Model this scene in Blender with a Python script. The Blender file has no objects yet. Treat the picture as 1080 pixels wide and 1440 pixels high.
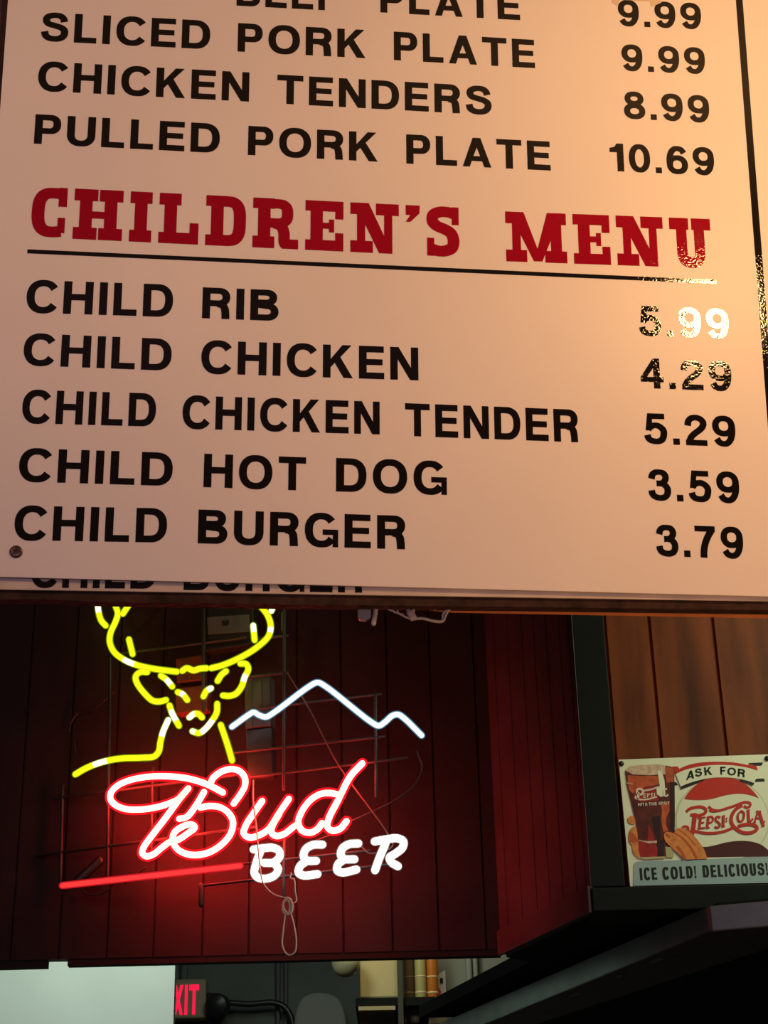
import bpy, bmesh, math, random
import numpy as np
from mathutils import Vector, Matrix
random.seed(7)
SC = bpy.context.scene
COL = SC.collection

# ------------------------------------------------------------------ camera
FPX = 2500.0
PITCH, ROLL = math.radians(25.8), math.radians(1.33)
CAM = np.array([0.0, 0.0, 1.5])
FW = np.array([0, math.cos(PITCH), math.sin(PITCH)])
_r0 = np.array([1.0, 0, 0]); _u0 = np.cross(_r0, FW)
CR = math.cos(ROLL) * _r0 - math.sin(ROLL) * _u0
CU = math.sin(ROLL) * _r0 + math.cos(ROLL) * _u0
cd = bpy.data.cameras.new('camera'); cam = bpy.data.objects.new('camera', cd); COL.objects.link(cam)
cd.sensor_fit = 'VERTICAL'; cd.sensor_height = 36.0; cd.lens = FPX / 1440.0 * 36.0
cd.clip_start = 0.02; cd.clip_end = 60
M = Matrix.Identity(4)
for i in range(3):
    M[i][0] = CR[i]; M[i][1] = CU[i]; M[i][2] = -FW[i]; M[i][3] = CAM[i]
cam.matrix_world = M
SC.camera = cam

# ------------------------------------------------------------------ view, world, lights
SC.view_settings.view_transform = 'Standard'; SC.view_settings.look = 'None'
SC.view_settings.exposure = 0.0; SC.view_settings.gamma = 1.0
SC.view_settings.use_curve_mapping = False
SC.cycles.transparent_max_bounces = 24
w = bpy.data.worlds.new('world'); SC.world = w; w.use_nodes = True
w.node_tree.nodes['Background'].inputs[0].default_value = (0.9, 0.8, 0.85, 1)
w.node_tree.nodes['Background'].inputs[1].default_value = 0.02

def lamp(name, kind, loc, power, color, size=0.1, target=None, size_y=None, spread=None):
    d = bpy.data.lights.new(name, kind); d.energy = power; d.color = color
    o = bpy.data.objects.new(name, d); COL.objects.link(o); o.location = loc
    if kind == 'AREA':
        d.size = size
        if size_y: d.shape = 'RECTANGLE'; d.size_y = size_y
        if spread: d.spread = math.radians(spread)
    else:
        d.shadow_soft_size = size
    if kind == 'SPOT': d.spot_size = math.radians(75); d.spot_blend = .8
    if target is not None:
        v = Vector(target) - Vector(loc); o.rotation_euler = v.to_track_quat('-Z', 'Y').to_euler()
    return o
# warm bulb hanging in front of the menu, above right of the camera (mirrored in the vinyl figures)
lamp('warm_pendant_lamp', 'POINT', (0.832, 1.455, 3.158), 31.0, (1.0, 0.52, 0.18), 0.062)
# added pinkish fill for the dining room's ambient light, low behind the camera
lamp('room_fill_light', 'AREA', (-0.3, -1.7, 1.9), 17.5, (1.0, 0.66, 0.98), 1.3, (-0.1, 2.2, 2.9))
lamp('strip_fill_spot', 'SPOT', (1.0, 1.75, 1.55), 26.0, (1.0, 0.50, 0.20), 0.05, (0.55, 2.36, 2.44))  # added warm spot, no fixture behind it, brightens the strip under the menu
lamp('left_warm_lamp', 'AREA', (-1.55, 0.5, 3.3), 3.2, (1.0, 0.58, 0.34), 0.3, (-0.2, 2.2, 2.95), None, 90)
# fluorescent tubes over the counter, behind the menu board
lamp('counter_fluorescent', 'AREA', (1.75, 2.75, 3.5), 11.0, (0.93, 1.0, 0.68), 0.9, (0.85, 3.6, 2.45), 0.15, 120)
# fluorescent tubes in the kitchen beyond the dark wall
lamp('kitchen_fluorescent', 'AREA', (-0.75, 4.25, 3.5), 6.6, (0.82, 1.0, 0.84), 0.5, (-0.85, 5.2, 2.6), 0.3, 110)
lamp('store_fluorescent', 'AREA', (0.05, 5.6, 3.5), 3.0, (1.0, 0.86, 0.5), 0.4, (0.02, 6.5, 2.7), 0.2, 120)
lamp('back_hall_light', 'AREA', (-0.3, 6.6, 3.5), 2.2, (0.80, 1.0, 0.90), 0.4, (-0.5, 8.0, 2.9), 0.2)

# ------------------------------------------------------------------ geometry helpers
def ray(x, y): return FW + CR * ((x - 540) / FPX) + CU * ((720 - y) / FPX)
def hit(x, y, p, n):
    d = ray(x, y); n = np.array(n, float)
    return CAM + d * (np.dot(np.array(p, float) - CAM, n) / np.dot(d, n))
def hy(x, y, Y): return hit(x, y, (0, Y, 0), (0, 1, 0))
def hz(x, y, Z): return hit(x, y, (0, 0, Z), (0, 0, 1))

class MB:
    def __init__(s): s.v = []; s.f = []; s.m = []
    def add(s, vs, fs, mi=0):
        b = len(s.v); s.v += [tuple(map(float, p)) for p in vs]
        for f in fs: s.f.append([b + i for i in f]); s.m.append(mi)
    def box(s, a, b, mi=0):
        x0, y0, z0 = a; x1, y1, z1 = b
        vs = [(x0,y0,z0),(x1,y0,z0),(x1,y1,z0),(x0,y1,z0),(x0,y0,z1),(x1,y0,z1),(x1,y1,z1),(x0,y1,z1)]
        s.add(vs, [(3,2,1,0),(4,5,6,7),(0,1,5,4),(1,2,6,5),(2,3,7,6),(3,0,4,7)], mi)
    def prism(s, pts, off, mi=0):
        """closed outline pts (3D) pushed by vector off"""
        n = len(pts); off = np.array(off, float); P = [np.array(p, float) for p in pts]
        s.add(P + [p + off for p in P],
              [list(range(n)), list(range(2*n-1, n-1, -1))] + [(i, i+n, (i+1) % n + n, (i+1) % n) for i in range(n)], mi)
    def rot(s, p0, axis, prof, seg=24, mi=0):
        """lathe: prof list of (distance along axis, radius)"""
        a = np.array(axis, float); a /= np.linalg.norm(a)
        t = np.array([0, 0, 1.0]) if abs(a[2]) < .9 else np.array([1.0, 0, 0])
        u = np.cross(a, t); u /= np.linalg.norm(u); w_ = np.cross(a, u); p0 = np.array(p0, float)
        vs = []
        for d, r in prof:
            for k in range(seg):
                g = 2*math.pi*k/seg; vs.append(p0 + a*d + (u*math.cos(g) + w_*math.sin(g))*max(r, 1e-5))
        fs = []
        for i in range(len(prof)-1):
            for k in range(seg):
                k2 = (k+1) % seg; fs.append((i*seg+k, i*seg+k2, (i+1)*seg+k2, (i+1)*seg+k))
        fs.append(list(range(seg-1, -1, -1))); fs.append([(len(prof)-1)*seg+k for k in range(seg)])
        s.add(vs, fs, mi)
    def tube(s, pts, r, seg=10, mi=0, mifun=None, cap=True):
        P = [np.array(p, float) for p in pts]; n = len(P)
        T = [P[min(i+1, n-1)] - P[max(i-1, 0)] for i in range(n)]; T = [t/np.linalg.norm(t) for t in T]
        ref = np.array([0, -1.0, 0.13]);
        nrm = ref - T[0]*np.dot(ref, T[0])
        if np.linalg.norm(nrm) < 1e-3: nrm = np.cross(T[0], [1, 0, 0])
        nrm /= np.linalg.norm(nrm)
        rings = []
        def ring(c, t, rr): 
            b = np.cross(t, nrm)
            return [c + rr*(nrm*math.cos(2*math.pi*k/seg) + b*math.sin(2*math.pi*k/seg)) for k in range(seg)]
        if cap:
            for a in (85, 60, 30): rings.append((ring(P[0]-T[0]*r*math.sin(math.radians(a)), T[0], r*math.cos(math.radians(a))), 0))
        for i in range(n):
            nrm = nrm - T[i]*np.dot(nrm, T[i]); nrm /= np.linalg.norm(nrm)
            rings.append((ring(P[i], T[i], r), i))
        if cap:
            for a in (30, 60, 85): rings.append((ring(P[-1]+T[-1]*r*math.sin(math.radians(a)), T[-1], r*math.cos(math.radians(a))), n-1))
        b = len(s.v)
        for rg, _ in rings: s.v += [tuple(map(float, p)) for p in rg]
        for i in range(len(rings)-1):
            mm = mifun(rings[i][1]/(n-1)) if mifun else mi
            for k in range(seg):
                k2 = (k+1) % seg
                s.f.append([b+i*seg+k, b+i*seg+k2, b+(i+1)*seg+k2, b+(i+1)*seg+k]); s.m.append(mm)
        s.f.append([b+k for k in range(seg-1, -1, -1)]); s.m.append(mi)
        s.f.append([b+(len(rings)-1)*seg+k for k in range(seg)]); s.m.append(mi)
    def build(s, name, mats, parent=None, smooth=False, bevel=0):
        me = bpy.data.meshes.new(name)
        off = np.array(WL[parent.name]) if parent is not None else np.zeros(3)
        me.from_pydata([tuple(np.array(v) - off) for v in s.v], [], s.f)
        if not isinstance(mats, (list, tuple)): mats = [mats]
        for m in mats: me.materials.append(m)
        me.polygons.foreach_set('material_index', s.m)
        bm = bmesh.new(); bm.from_mesh(me); bmesh.ops.recalc_face_normals(bm, faces=bm.faces)
        if not bevel: bmesh.ops.triangulate(bm, faces=[f for f in bm.faces if len(f.verts) > 4], ngon_method='EAR_CLIP')
        if smooth:
            for f in bm.faces: f.smooth = len(f.verts) <= 4
        bm.to_mesh(me); bm.free()
        o = bpy.data.objects.new(name, me); COL.objects.link(o)
        if parent is not None: o.parent = parent
        WL[o.name] = tuple(off)
        if bevel:
            md = o.modifiers.new('bevel', 'BEVEL'); md.width = bevel; md.segments = 2; md.limit_method = 'ANGLE'
        return o
WL = {}
def thing(name, label, cat, loc, group=None):
    o = bpy.data.objects.new(name, None); COL.objects.link(o); o.location = tuple(map(float, loc))
    o.empty_display_size = .05; WL[o.name] = tuple(map(float, loc))
    o['label'] = label; o['category'] = cat
    if group: o['group'] = group
    return o
def tag(o, label, cat, group=None):
    o['label'] = label; o['category'] = cat
    if group: o['group'] = group
    return o
def struct(o): o['kind'] = 'structure'; return o

def catmull(pts, step=6):
    P = [np.array(p, float) for p in pts]
    if len(P) == 2: return [P[0] + (P[1]-P[0])*i/step for i in range(step+1)]
    E = [2*P[0]-P[1]] + P + [2*P[-1]-P[-2]]; out = []
    for i in range(1, len(E)-2):
        p0, p1, p2, p3 = E[i-1:i+3]
        d = [max(np.linalg.norm(a-b), 1e-9)**.5 for a, b in ((p1,p0),(p2,p1),(p3,p2))]
        t0 = 0; t1 = d[0]; t2 = t1+d[1]; t3 = t2+d[2]
        for k in range(step):
            t = t1 + (t2-t1)*k/step
            a1 = (t1-t)/(t1-t0)*p0+(t-t0)/(t1-t0)*p1; a2 = (t2-t)/(t2-t1)*p1+(t-t1)/(t2-t1)*p2; a3 = (t3-t)/(t3-t2)*p2+(t-t2)/(t3-t2)*p3
            b1 = (t2-t)/(t2-t0)*a1+(t-t0)/(t2-t0)*a2; b2 = (t3-t)/(t3-t1)*a2+(t-t1)/(t3-t1)*a3
            out.append((t2-t)/(t2-t1)*b1+(t-t1)/(t2-t1)*b2)
    out.append(P[-1]); return out

# ------------------------------------------------------------------ materials
def lin(r, g, b):
    f = lambda c: c/12.92 if c <= .04045 else ((c+.055)/1.055)**2.4
    return (f(r/255), f(g/255), f(b/255), 1)
def mat(name, col, rough=.5, metal=0, spec=.5, noise=None, bump=None, wood=None):
    m = bpy.data.materials.new(name); m.use_nodes = True; nt = m.node_tree; b = nt.nodes['Principled BSDF']
    b.inputs['Base Color'].default_value = col if len(col) == 4 else (*col, 1)
    b.inputs['Roughness'].default_value = rough; b.inputs['Metallic'].default_value = metal
    b.inputs['Specular IOR Level'].default_value = spec
    tc = nt.nodes.new('ShaderNodeTexCoord')
    if noise or wood:
        sc, amt = noise or wood
        mp = nt.nodes.new('ShaderNodeMapping'); nt.links.new(tc.outputs['Object'], mp.inputs[0])
        if wood: mp.inputs['Scale'].default_value = (1, 1, .16)
        n = nt.nodes.new('ShaderNodeTexNoise'); n.inputs['Scale'].default_value = sc; n.inputs['Detail'].default_value = 5
        nt.links.new(mp.outputs[0], n.inputs['Vector'])
        r = nt.nodes.new('ShaderNodeMapRange'); r.inputs['From Min'].default_value = .3; r.inputs['From Max'].default_value = .7
        r.inputs['To Min'].default_value = 1-amt; r.inputs['To Max'].default_value = 1+amt
        nt.links.new(n.outputs['Fac'], r.inputs['Value'])
        mx = nt.nodes.new('ShaderNodeMix'); mx.data_type = 'RGBA'; mx.blend_type = 'MULTIPLY'; mx.inputs['Factor'].default_value = 1
        mx.inputs['A'].default_value = col if len(col) == 4 else (*col, 1)
        nt.links.new(r.outputs[0], mx.inputs['B']); nt.links.new(mx.outputs['Result'], b.inputs['Base Color'])
    if bump:
        sc, st, dist = bump
        n2 = nt.nodes.new('ShaderNodeTexNoise'); n2.inputs['Scale'].default_value = sc; n2.inputs['Detail'].default_value = 2
        nt.links.new(tc.outputs['Object'], n2.inputs['Vector'])
        bp = nt.nodes.new('ShaderNodeBump'); bp.inputs['Strength'].default_value = st; bp.inputs['Distance'].default_value = dist
        nt.links.new(n2.outputs['Fac'], bp.inputs['Height']); nt.links.new(bp.outputs[0], b.inputs['Normal'])
    return m
def emit(name, col, s=1.0):
    m = bpy.data.materials.new(name); m.use_nodes = True; nt = m.node_tree; nt.nodes.clear()
    e = nt.nodes.new('ShaderNodeEmission'); e.inputs[0].default_value = (*col, 1); e.inputs[1].default_value = s
    o = nt.nodes.new('ShaderNodeOutputMaterial'); nt.links.new(e.outputs[0], o.inputs[0]); return m
def glow_glass(name, col, s, clear):
    m = bpy.data.materials.new(name); m.use_nodes = True; nt = m.node_tree; nt.nodes.clear()
    e = nt.nodes.new('ShaderNodeEmission'); e.inputs[0].default_value = (*col, 1); e.inputs[1].default_value = s
    t = nt.nodes.new('ShaderNodeBsdfTransparent'); mx = nt.nodes.new('ShaderNodeMixShader'); mx.inputs[0].default_value = 1-clear
    o = nt.nodes.new('ShaderNodeOutputMaterial')
    nt.links.new(t.outputs[0], mx.inputs[1]); nt.links.new(e.outputs[0], mx.inputs[2]); nt.links.new(mx.outputs[0], o.inputs[0]); return m

m_panel = mat('white_menu_panel', (.74, .70, .68), .42, 0, .35, noise=(3, .03))
m_panel2 = mat('old_menu_panel', (.55, .47, .40), .5, 0, .3, noise=(14, .15))
m_vinyl = mat('black_vinyl', (.008, .006, .005), .035, 0, .8, bump=(300, .24, .0009))
m_redvinyl = mat('red_vinyl', lin(150, 6, 34), .05, 0, .6, bump=(300, .24, .0009))
m_oldwood = mat('weathered_wood', lin(54, 36, 28), .8, 0, .2, noise=(45, .5), bump=(90, .6, .004))
m_lit_edge = mat('lit_edge_orange', lin(226, 140, 84), .6, 0, .3, noise=(20, .15))
m_screw = mat('rusty_screw', lin(92, 72, 58), .4, .8, .5, noise=(250, .4))
m_tape = mat('clear_tape', lin(208, 190, 168), .2, 0, .6); 
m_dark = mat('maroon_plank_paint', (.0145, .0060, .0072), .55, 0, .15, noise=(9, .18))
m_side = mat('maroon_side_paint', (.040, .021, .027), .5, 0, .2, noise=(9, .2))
m_black = mat('black_trim', (.0062, .0080, .0076), .6, 0, .12, noise=(12, .15))
m_under = mat('soffit_underside', (.012, .012, .012), .8, 0, .1)
m_wood = mat('brown_panelling', lin(104, 50, 22), .5, 0, .2, wood=(15, .55))
m_steel = mat('stainless_steel', (.19, .21, .20), .42, .85, .5, noise=(10, .2))
m_lip = mat('dark_steel_lip', (.06, .053, .045), .55, .4, .4, noise=(10, .2))  # darker, browner steel for the hood's bottom lip
m_grey = mat('grey_metal', (.16, .18, .175), .6, .2, .4, noise=(6, .12))
m_wallfar = mat('grey_kitchen_wall', (.085, .095, .09), .8, 0, .2, noise=(4, .15))
m_white = mat('white_partition', (.74, .78, .74), .6, 0, .3, noise=(5, .05))
m_floor = mat('floor_tile', (.10, .09, .085), .6, 0, .3, noise=(6, .1))
m_ceil = mat('ceiling_paint', (.18, .17, .16), .9, 0, .1)
m_frame = mat('dark_grey_rod', (.028, .028, .03), .45, .3, .4)
m_blackbox = mat('black_plastic', (.012, .012, .014), .4, 0, .4)
m_greybox = mat('grey_casting', (.05, .055, .057), .5, .2, .4)
m_plate = mat('grey_label', (.10, .11, .115), .5, 0, .3)
m_rust = mat('reddish_brown_block', (.085, .018, .010), .6, 0, .3, noise=(30, .3))
m_string = mat('dim_string', (.10, .07, .065), .8, 0, .2)
m_cord = mat('pale_cord', (.62, .50, .46), .8, 0, .2)
m_web = mat('dusty_web', (.42, .36, .32), .9, 0, .1)
m_clear = mat('grey_plastic', (.20, .21, .22), .3, 0, .5)
# ------------------------------------------------------------------ lettering
V0, H0 = .238, .192
def stroke(pts, wv=None, wh=None):
    wv = V0 if wv is None else wv; wh = H0 if wh is None else wh
    P = [np.array(p, float) for p in pts]; n = len(P); L = []; R = []
    closed = np.linalg.norm(P[0]-P[-1]) < 1e-6
    for i in range(n):
        a = P[i-1] if i > 0 else (P[-2] if closed else P[0]); b = P[i+1] if i < n-1 else (P[1] if closed else P[-1])
        t = b-a; t /= np.linalg.norm(t); nn = np.array([-t[1], t[0]])
        wd = wh + (wv-wh)*abs(t[1])
        L.append(P[i]+nn*wd/2); R.append(P[i]-nn*wd/2)
    return [[L[i], R[i], R[i+1], L[i+1]] for i in range(n-1)]
def cs(pts, wv=None, wh=None, st=5): return stroke(catmull(pts, st), wv, wh)
def arc(cx, cy, rx, ry, a0, a1, e=2.25, n=30):
    out = []
    for i in range(n+1):
        a = math.radians(a0+(a1-a0)*i/n); c, s_ = math.cos(a), math.sin(a)
        out.append((cx+rx*math.copysign(abs(c)**(2/e), c), cy+ry*math.copysign(abs(s_)**(2/e), s_)))
    return out
def R_(x0, y0, x1, y1): return [[(x0, y0), (x1, y0), (x1, y1), (x0, y1)]]
def flip(polys, w_): return [[(w_-x, 1-y) for x, y in p] for p in polys]
def glyphs():
    V, H = V0, H0; g = {}; oy = .5-H/2+.014
    g['C'] = (.96, stroke(arc(.50, .5, .50-V/2, oy, 34, 326)))
    g['O'] = (1.02, stroke(arc(.51, .5, .51-V/2, oy, 0, 360, n=44)))
    g['G'] = (.99, stroke(arc(.49, .5, .49-V/2, oy, 36, 325)) + R_(.53, .36, .99, .52) + R_(.83, 0, .99, .5))
    g['H'] = (.88, R_(0,0,V,1) + R_(.88-V,0,.88,1) + R_(V-.01,.42,.88-V+.01,.42+H))
    g['I'] = (V, R_(0,0,V,1))
    g['L'] = (.70, R_(0,0,V,1) + R_(0,0,.70,H))
    g['E'] = (.78, R_(0,0,V,1) + R_(0,0,.78,H) + R_(0,1-H,.77,1) + R_(0,.42,.73,.42+H*.95))
    g['F'] = (.74, R_(0,0,V,1) + R_(0,1-H,.74,1) + R_(0,.40,.68,.40+H*.95))
    g['T'] = (.84, R_(0,1-H,.84,1) + R_(.42-V/2,0,.42+V/2,1))
    g['N'] = (.87, R_(0,0,V*.96,1) + R_(.87-V*.96,0,.87,1) + [[(0,1),(V*1.08,1),(.87,0),(.87-V*1.08,0)]])
    g['D'] = (.90, R_(0,0,V,1) + stroke([(.05,1-H/2)] + arc(.40,.5,.50-V/2,.5-H/2,90,-90,2.4,24) + [(.05,H/2)]))
    g['P'] = (.80, R_(0,0,V,1) + stroke([(.05,1-H/2)] + arc(.46,.675,.34-V/2,.325-H/2,90,-90,2.3,20) + [(.05,.35+H/2)]))
    g['R'] = (.86, R_(0,0,V,1) + stroke([(.05,1-H/2)] + arc(.48,.70,.36-V/2,.30-H/2,90,-90,2.3,20) + [(.05,.40+H/2)])
              + cs([(.46,.47),(.60,.44),(.675,.35),(.70,.20),(.708,.09),(.71,0)], V, H))
    g['B'] = (.86, R_(0,0,V,1) + stroke([(.05,1-H/2)] + arc(.47,.74,.34-V/2,.26-H/2,90,-90,2.3,18) + [(.05,.48+H/2)])
              + stroke([(.05,.43+H/2)] + arc(.48,.285,.38-V/2,.285-H/2,90,-90,2.3,18) + [(.05,H/2)]))
    g['U'] = (.87, stroke([(V/2,1)] + arc(.435,.38,.435-V/2,.38-H/2+.014,180,360,2.3,24) + [(.87-V/2,1)]))
    g['K'] = (.92, R_(0,0,V,1) + [[(V-.01,.30),(V-.01,.55),(.60,1),(.88,1)], [(.32,.52),(.50,.69),(.92,0),(.64,0)]])
    g['A'] = (.96, [[(0,0),(.235,0),(.60,1),(.35,1)], [(.725,0),(.96,0),(.61,1),(.36,1)]] + R_(.2,.20,.76,.37))
    g['S'] = (.85, cs([(.715,.69),(.685,.80),(.59,.885),(.43,.912),(.27,.885),(.165,.81),(.15,.715),(.215,.615),(.42,.55),(.60,.495),(.72,.41),(.735,.285),(.68,.17),(.56,.105),(.42,.088),(.26,.115),(.15,.20),(.115,.335)], V*.955, H*.97))
    g['M'] = (1.05, R_(0,0,V*.95,1) + R_(1.05-V*.95,0,1.05,1) + [[(0,1),(.29,1),(.62,0),(.43,0)],[(1.05,1),(.76,1),(.43,0),(.62,0)]])
    g['W'] = (1.3, [[(0,1),(.24,1),(.46,0),(.24,0)],[(.24,0),(.46,0),(.77,1),(.54,1)],[(.54,1),(.77,1),(1.06,0),(.84,0)],[(.84,0),(1.06,0),(1.3,1),(1.06,1)]])
    g['X'] = (.86, [[(0,0),(.26,0),(.86,1),(.60,1)],[(.60,0),(.86,0),(.26,1),(0,1)]])
    g['!'] = (.24, R_(.0,0,.23,.2) + [[(.03,.28),(.20,.28),(.24,1),(0,1)]])
    g['.'] = (.22, R_(.0,0,.21,.205))
    v, h = .215, .18
    nine = stroke(arc(.37,.67,.37-v/2,.33-h/2+.01,0,360,2.2,30), v, h) + cs([(.63,.70),(.637,.56),(.615,.36),(.545,.19),(.44,.10),(.33,.085),(.21,.13),(.13,.245)], v, h)
    g['9'] = (.74, nine); g['6'] = (.74, flip(nine, .74))
    g['0'] = (.74, stroke(arc(.37,.5,.37-v/2,.5-h/2+.01,0,360,2.2,36), v, h))
    g['8'] = (.74, stroke(arc(.37,.745,.335-v/2,.255-h/2+.01,0,360,2.2,28), v*.95, h) + stroke(arc(.37,.285,.37-v/2,.285-h/2+.01,0,360,2.2,28), v, h))
    g['1'] = (.48, R_(.25,0,.48,1) + [[(.0,.68),(.30,.68),(.30,1),(.25,1),(.18,.88),(.0,.83)]])
    g['2'] = (.74, cs([(.115,.64),(.14,.78),(.23,.88),(.37,.912),(.52,.875),(.615,.77),(.60,.64),(.50,.52),(.34,.40),(.21,.27),(.14,.12)], v, h) + R_(.03,0,.72,.18))
    g['3'] = (.74, cs([(.12,.69),(.155,.82),(.25,.895),(.37,.912),(.51,.88),(.58,.775),(.56,.655),(.46,.565),(.28,.54)], v, h*.95) + cs([(.28,.55),(.48,.535),(.60,.44),(.63,.29),(.575,.155),(.46,.095),(.36,.088),(.22,.12),(.135,.20),(.105,.32)], v, h))
    g['4'] = (.74, R_(.42,0,.63,1) + R_(0,.21,.74,.375) + [[(0,.36),(.20,.36),(.50,.80),(.50,1),(.42,1)]])
    g['5'] = (.74, R_(.13,.82,.68,1) + [[(.13,1),(.055,.44),(.245,.44),(.30,1)]] + cs([(.14,.475),(.24,.575),(.38,.615),(.53,.565),(.63,.45),(.635,.32),(.58,.165),(.46,.095),(.36,.088),(.21,.12),(.135,.19),(.105,.29)], v, h))
    g['7'] = (.72, R_(.02,.825,.70,1) + cs([(.59,.87),(.46,.68),(.35,.44),(.295,.2),(.285,0)], v*1.05, v))
    for k in list(g):
        xs = [p[0] for q in g[k][1] for p in q]; a, b = min(xs), max(xs)
        g[k] = (b-a, [[(x-a, y) for x, y in q] for q in g[k][1]])
    return g
G = glyphs()
V0, H0 = .36, .165
GB = glyphs()          # heavy condensed lettering
V0, H0 = .238, .192
def slab():
    g = {}; t, b = (.765, 1), (0, .235)
    def sf(x0, x1, yy): return R_(x0, yy[0], x1, yy[1])
    g['H'] = (.93, sf(0,.45,t)+sf(.48,.93,t)+sf(0,.45,b)+sf(.48,.93,b)+R_(.11,.2,.35,.8)+R_(.58,.2,.82,.8)+R_(.3,.42,.63,.56))
    g['I'] = (.42, sf(0,.42,t)+sf(0,.42,b)+R_(.09,.2,.33,.8))
    g['L'] = (.76, sf(0,.42,t)+R_(0,0,.76,.22)+R_(.59,0,.76,.42)+R_(.10,.2,.34,.8))
    g['D'] = (.77, R_(0,.785,.42,1)+R_(0,0,.42,.215)+R_(.10,.1,.34,.9)+stroke([(.34,.892)]+arc(.38,.5,.275,.392,90,-90,3.2,24)+[(.34,.108)], .235, .215))
    g['R'] = (.88, R_(0,.79,.42,1)+sf(0,.42,b)+R_(.10,.1,.34,.9)+stroke([(.3,.895)]+arc(.46,.70,.21,.195,90,-90,2.8,20)+[(.3,.505)], .22, .19)
              + cs([(.42,.50),(.555,.44),(.605,.30),(.61,.14),(.64,.07)], .22, .2)+R_(.56,0,.88,.19))
    g['E'] = (.74, R_(.10,.1,.34,.9)+R_(0,.79,.74,1)+R_(.58,.64,.74,1)+R_(0,0,.74,.21)+R_(.58,0,.74,.36)+R_(.3,.44,.55,.56)+R_(.46,.37,.56,.63))
    g['N'] = (.95, sf(0,.36,t)+sf(0,.44,b)+sf(.50,.95,t)+R_(.13,.2,.29,.8)+R_(.66,.0,.82,.8)+[[(.08,1),(.36,1),(.82,0),(.56,0)]])
    g["'"] = (.28, [[(.0,1),(.28,1),(.27,.84),(.09,.66),(.0,.66),(.09,.80),(.0,.80)]])
    g['S'] = (.63, R_(.49,.64,.63,1)+R_(0,0,.14,.36)+cs([(.56,.85),(.42,.895),(.25,.89),(.125,.82),(.115,.69),(.20,.605),(.34,.55),(.47,.47),(.52,.34),(.49,.18),(.36,.11),(.2,.105),(.07,.15)], .23, .215))
    g['M'] = (1.22, sf(0,.36,t)+sf(.86,1.22,t)+sf(0,.42,b)+sf(.78,1.22,b)+R_(.13,.2,.30,.8)+R_(.90,.2,1.12,.8)+[[(.08,1),(.37,1),(.72,.02),(.55,.02)],[(1.14,1),(.84,1),(.56,.02),(.72,.02)]])
    g['U'] = (.84, sf(0,.39,t)+sf(.45,.84,t)+stroke([(.24,.9)]+arc(.42,.34,.18,.235,180,360,2.8,24)+[(.60,.9)], .21, .22))
    g['C'] = (.66, R_(.50,.62,.66,1)+R_(.50,.10,.64,.40)+stroke([(.60,.86)]+arc(.40,.5,.275,.385,78,282,2.8,26)+[(.57,.135)], .24, .21))
    return g
GS = slab()
def set_word(mb, text, to3, A, B, h, nrm, th, font=G, track=.19, shear=0.0):
    """lay text between plane points A and B (2D plane coords), cap height h; to3 maps plane coords to 3D"""
    wid = sum(font[c][0] for c in text) + track*(len(text)-1)
    A = np.array(A, float); B = np.array(B, float); d = B-A; L = np.linalg.norm(d); d = d/L
    up = np.array([0.0, 1.0]); x = 0; sx = L/wid
    for c in text:
        w_, polys = font[c]
        for i, p in enumerate(polys):
            q = [to3(A + d*(x+px+shear*py)*sx + up*py*h) for px, py in p]
            mb.prism(q, np.array(nrm)*(th + i*3e-6))
        x += w_+track

# ================================================================== SETTING
struct_objs = []
def sbox(name, a, b, m, bevel=0):
    mb = MB(); mb.box(a, b); return struct(mb.build(name, m, bevel=bevel))
ZS = 2.311; ZC = 3.62
sbox('floor', (-3, -2.5, -.05), (3, 8.2, 0), m_floor)
sbox('ceiling', (-3, -2.5, ZC), (3, 8.2, ZC+.05), m_ceil)
sbox('wall_far', (-3, 8.08, 0), (3, 8.2, ZC), m_wallfar)

def planked(mb, p0, p1, z0, z1, cuts, depth, nrm, gw=.005, gd=.005):
    """vertical boards with V grooves between p0 and p1 (xy); cuts are distances along the run"""
    p0 = np.array(p0, float); p1 = np.array(p1, float); L = np.linalg.norm(p1-p0); d = (p1-p0)/L; n = np.array(nrm, float)
    prof = [(0, 0)]
    for c in cuts: prof += [(c-gw/2, 0), (c-gw*.2, -gd), (c+gw*.2, -gd), (c+gw/2, 0)]
    prof.append((L, 0))
    pts = [p0+d*s+n*t for s, t in prof] + [p1-n*depth, p0-n*depth]
    mb.prism([(p[0], p[1], z0) for p in pts], (0, 0, z1-z0))
mb = MB()
gx = [hy(x, 1300, 3.9)[0] for x in (18, 85, 152, 217, 285, 350, 417, 483, 552, 617, 683)]
gx = [gx[0]-.108*k for k in range(12, 0, -1)] + gx
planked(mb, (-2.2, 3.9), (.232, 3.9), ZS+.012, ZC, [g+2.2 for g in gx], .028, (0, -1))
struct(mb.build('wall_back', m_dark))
mb = MB()      # ragged dark edging under the dark wall, with a gap where the white wall shows through
mb.box((-2.2, 3.902, ZS-.004), (hy(66, 1350, 3.9)[0], 3.926, ZS+.012)); mb.box((hy(95, 1350, 3.9)[0], 3.902, ZS-.002), (.232, 3.926, ZS+.012))
struct(mb.build('trim_1', m_under))
# return wall, running towards the camera
A = np.array([.232, 3.9]); B = np.array([.394, 3.512]); dAB = (B-A)/np.linalg.norm(B-A); nAB = np.array([dAB[1], -dAB[0]])
if nAB[0] > 0: nAB = -nAB
mb = MB(); LAB = np.linalg.norm(B-A)
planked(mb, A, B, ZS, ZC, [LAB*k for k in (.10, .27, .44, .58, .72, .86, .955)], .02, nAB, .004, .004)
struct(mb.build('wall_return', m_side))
mb = MB(); P0, P1 = A+nAB*.0005, B+nAB*.0005
mb.prism([(P0[0], P0[1], ZS-.004), (P1[0], P1[1], ZS-.004), (P1[0], P1[1], ZS+.05), (P0[0], P0[1], ZS+.05)], (nAB[0]*.008, nAB[1]*.008, 0))
struct(mb.build('baseboard_return', m_side, bevel=.002))
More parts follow.
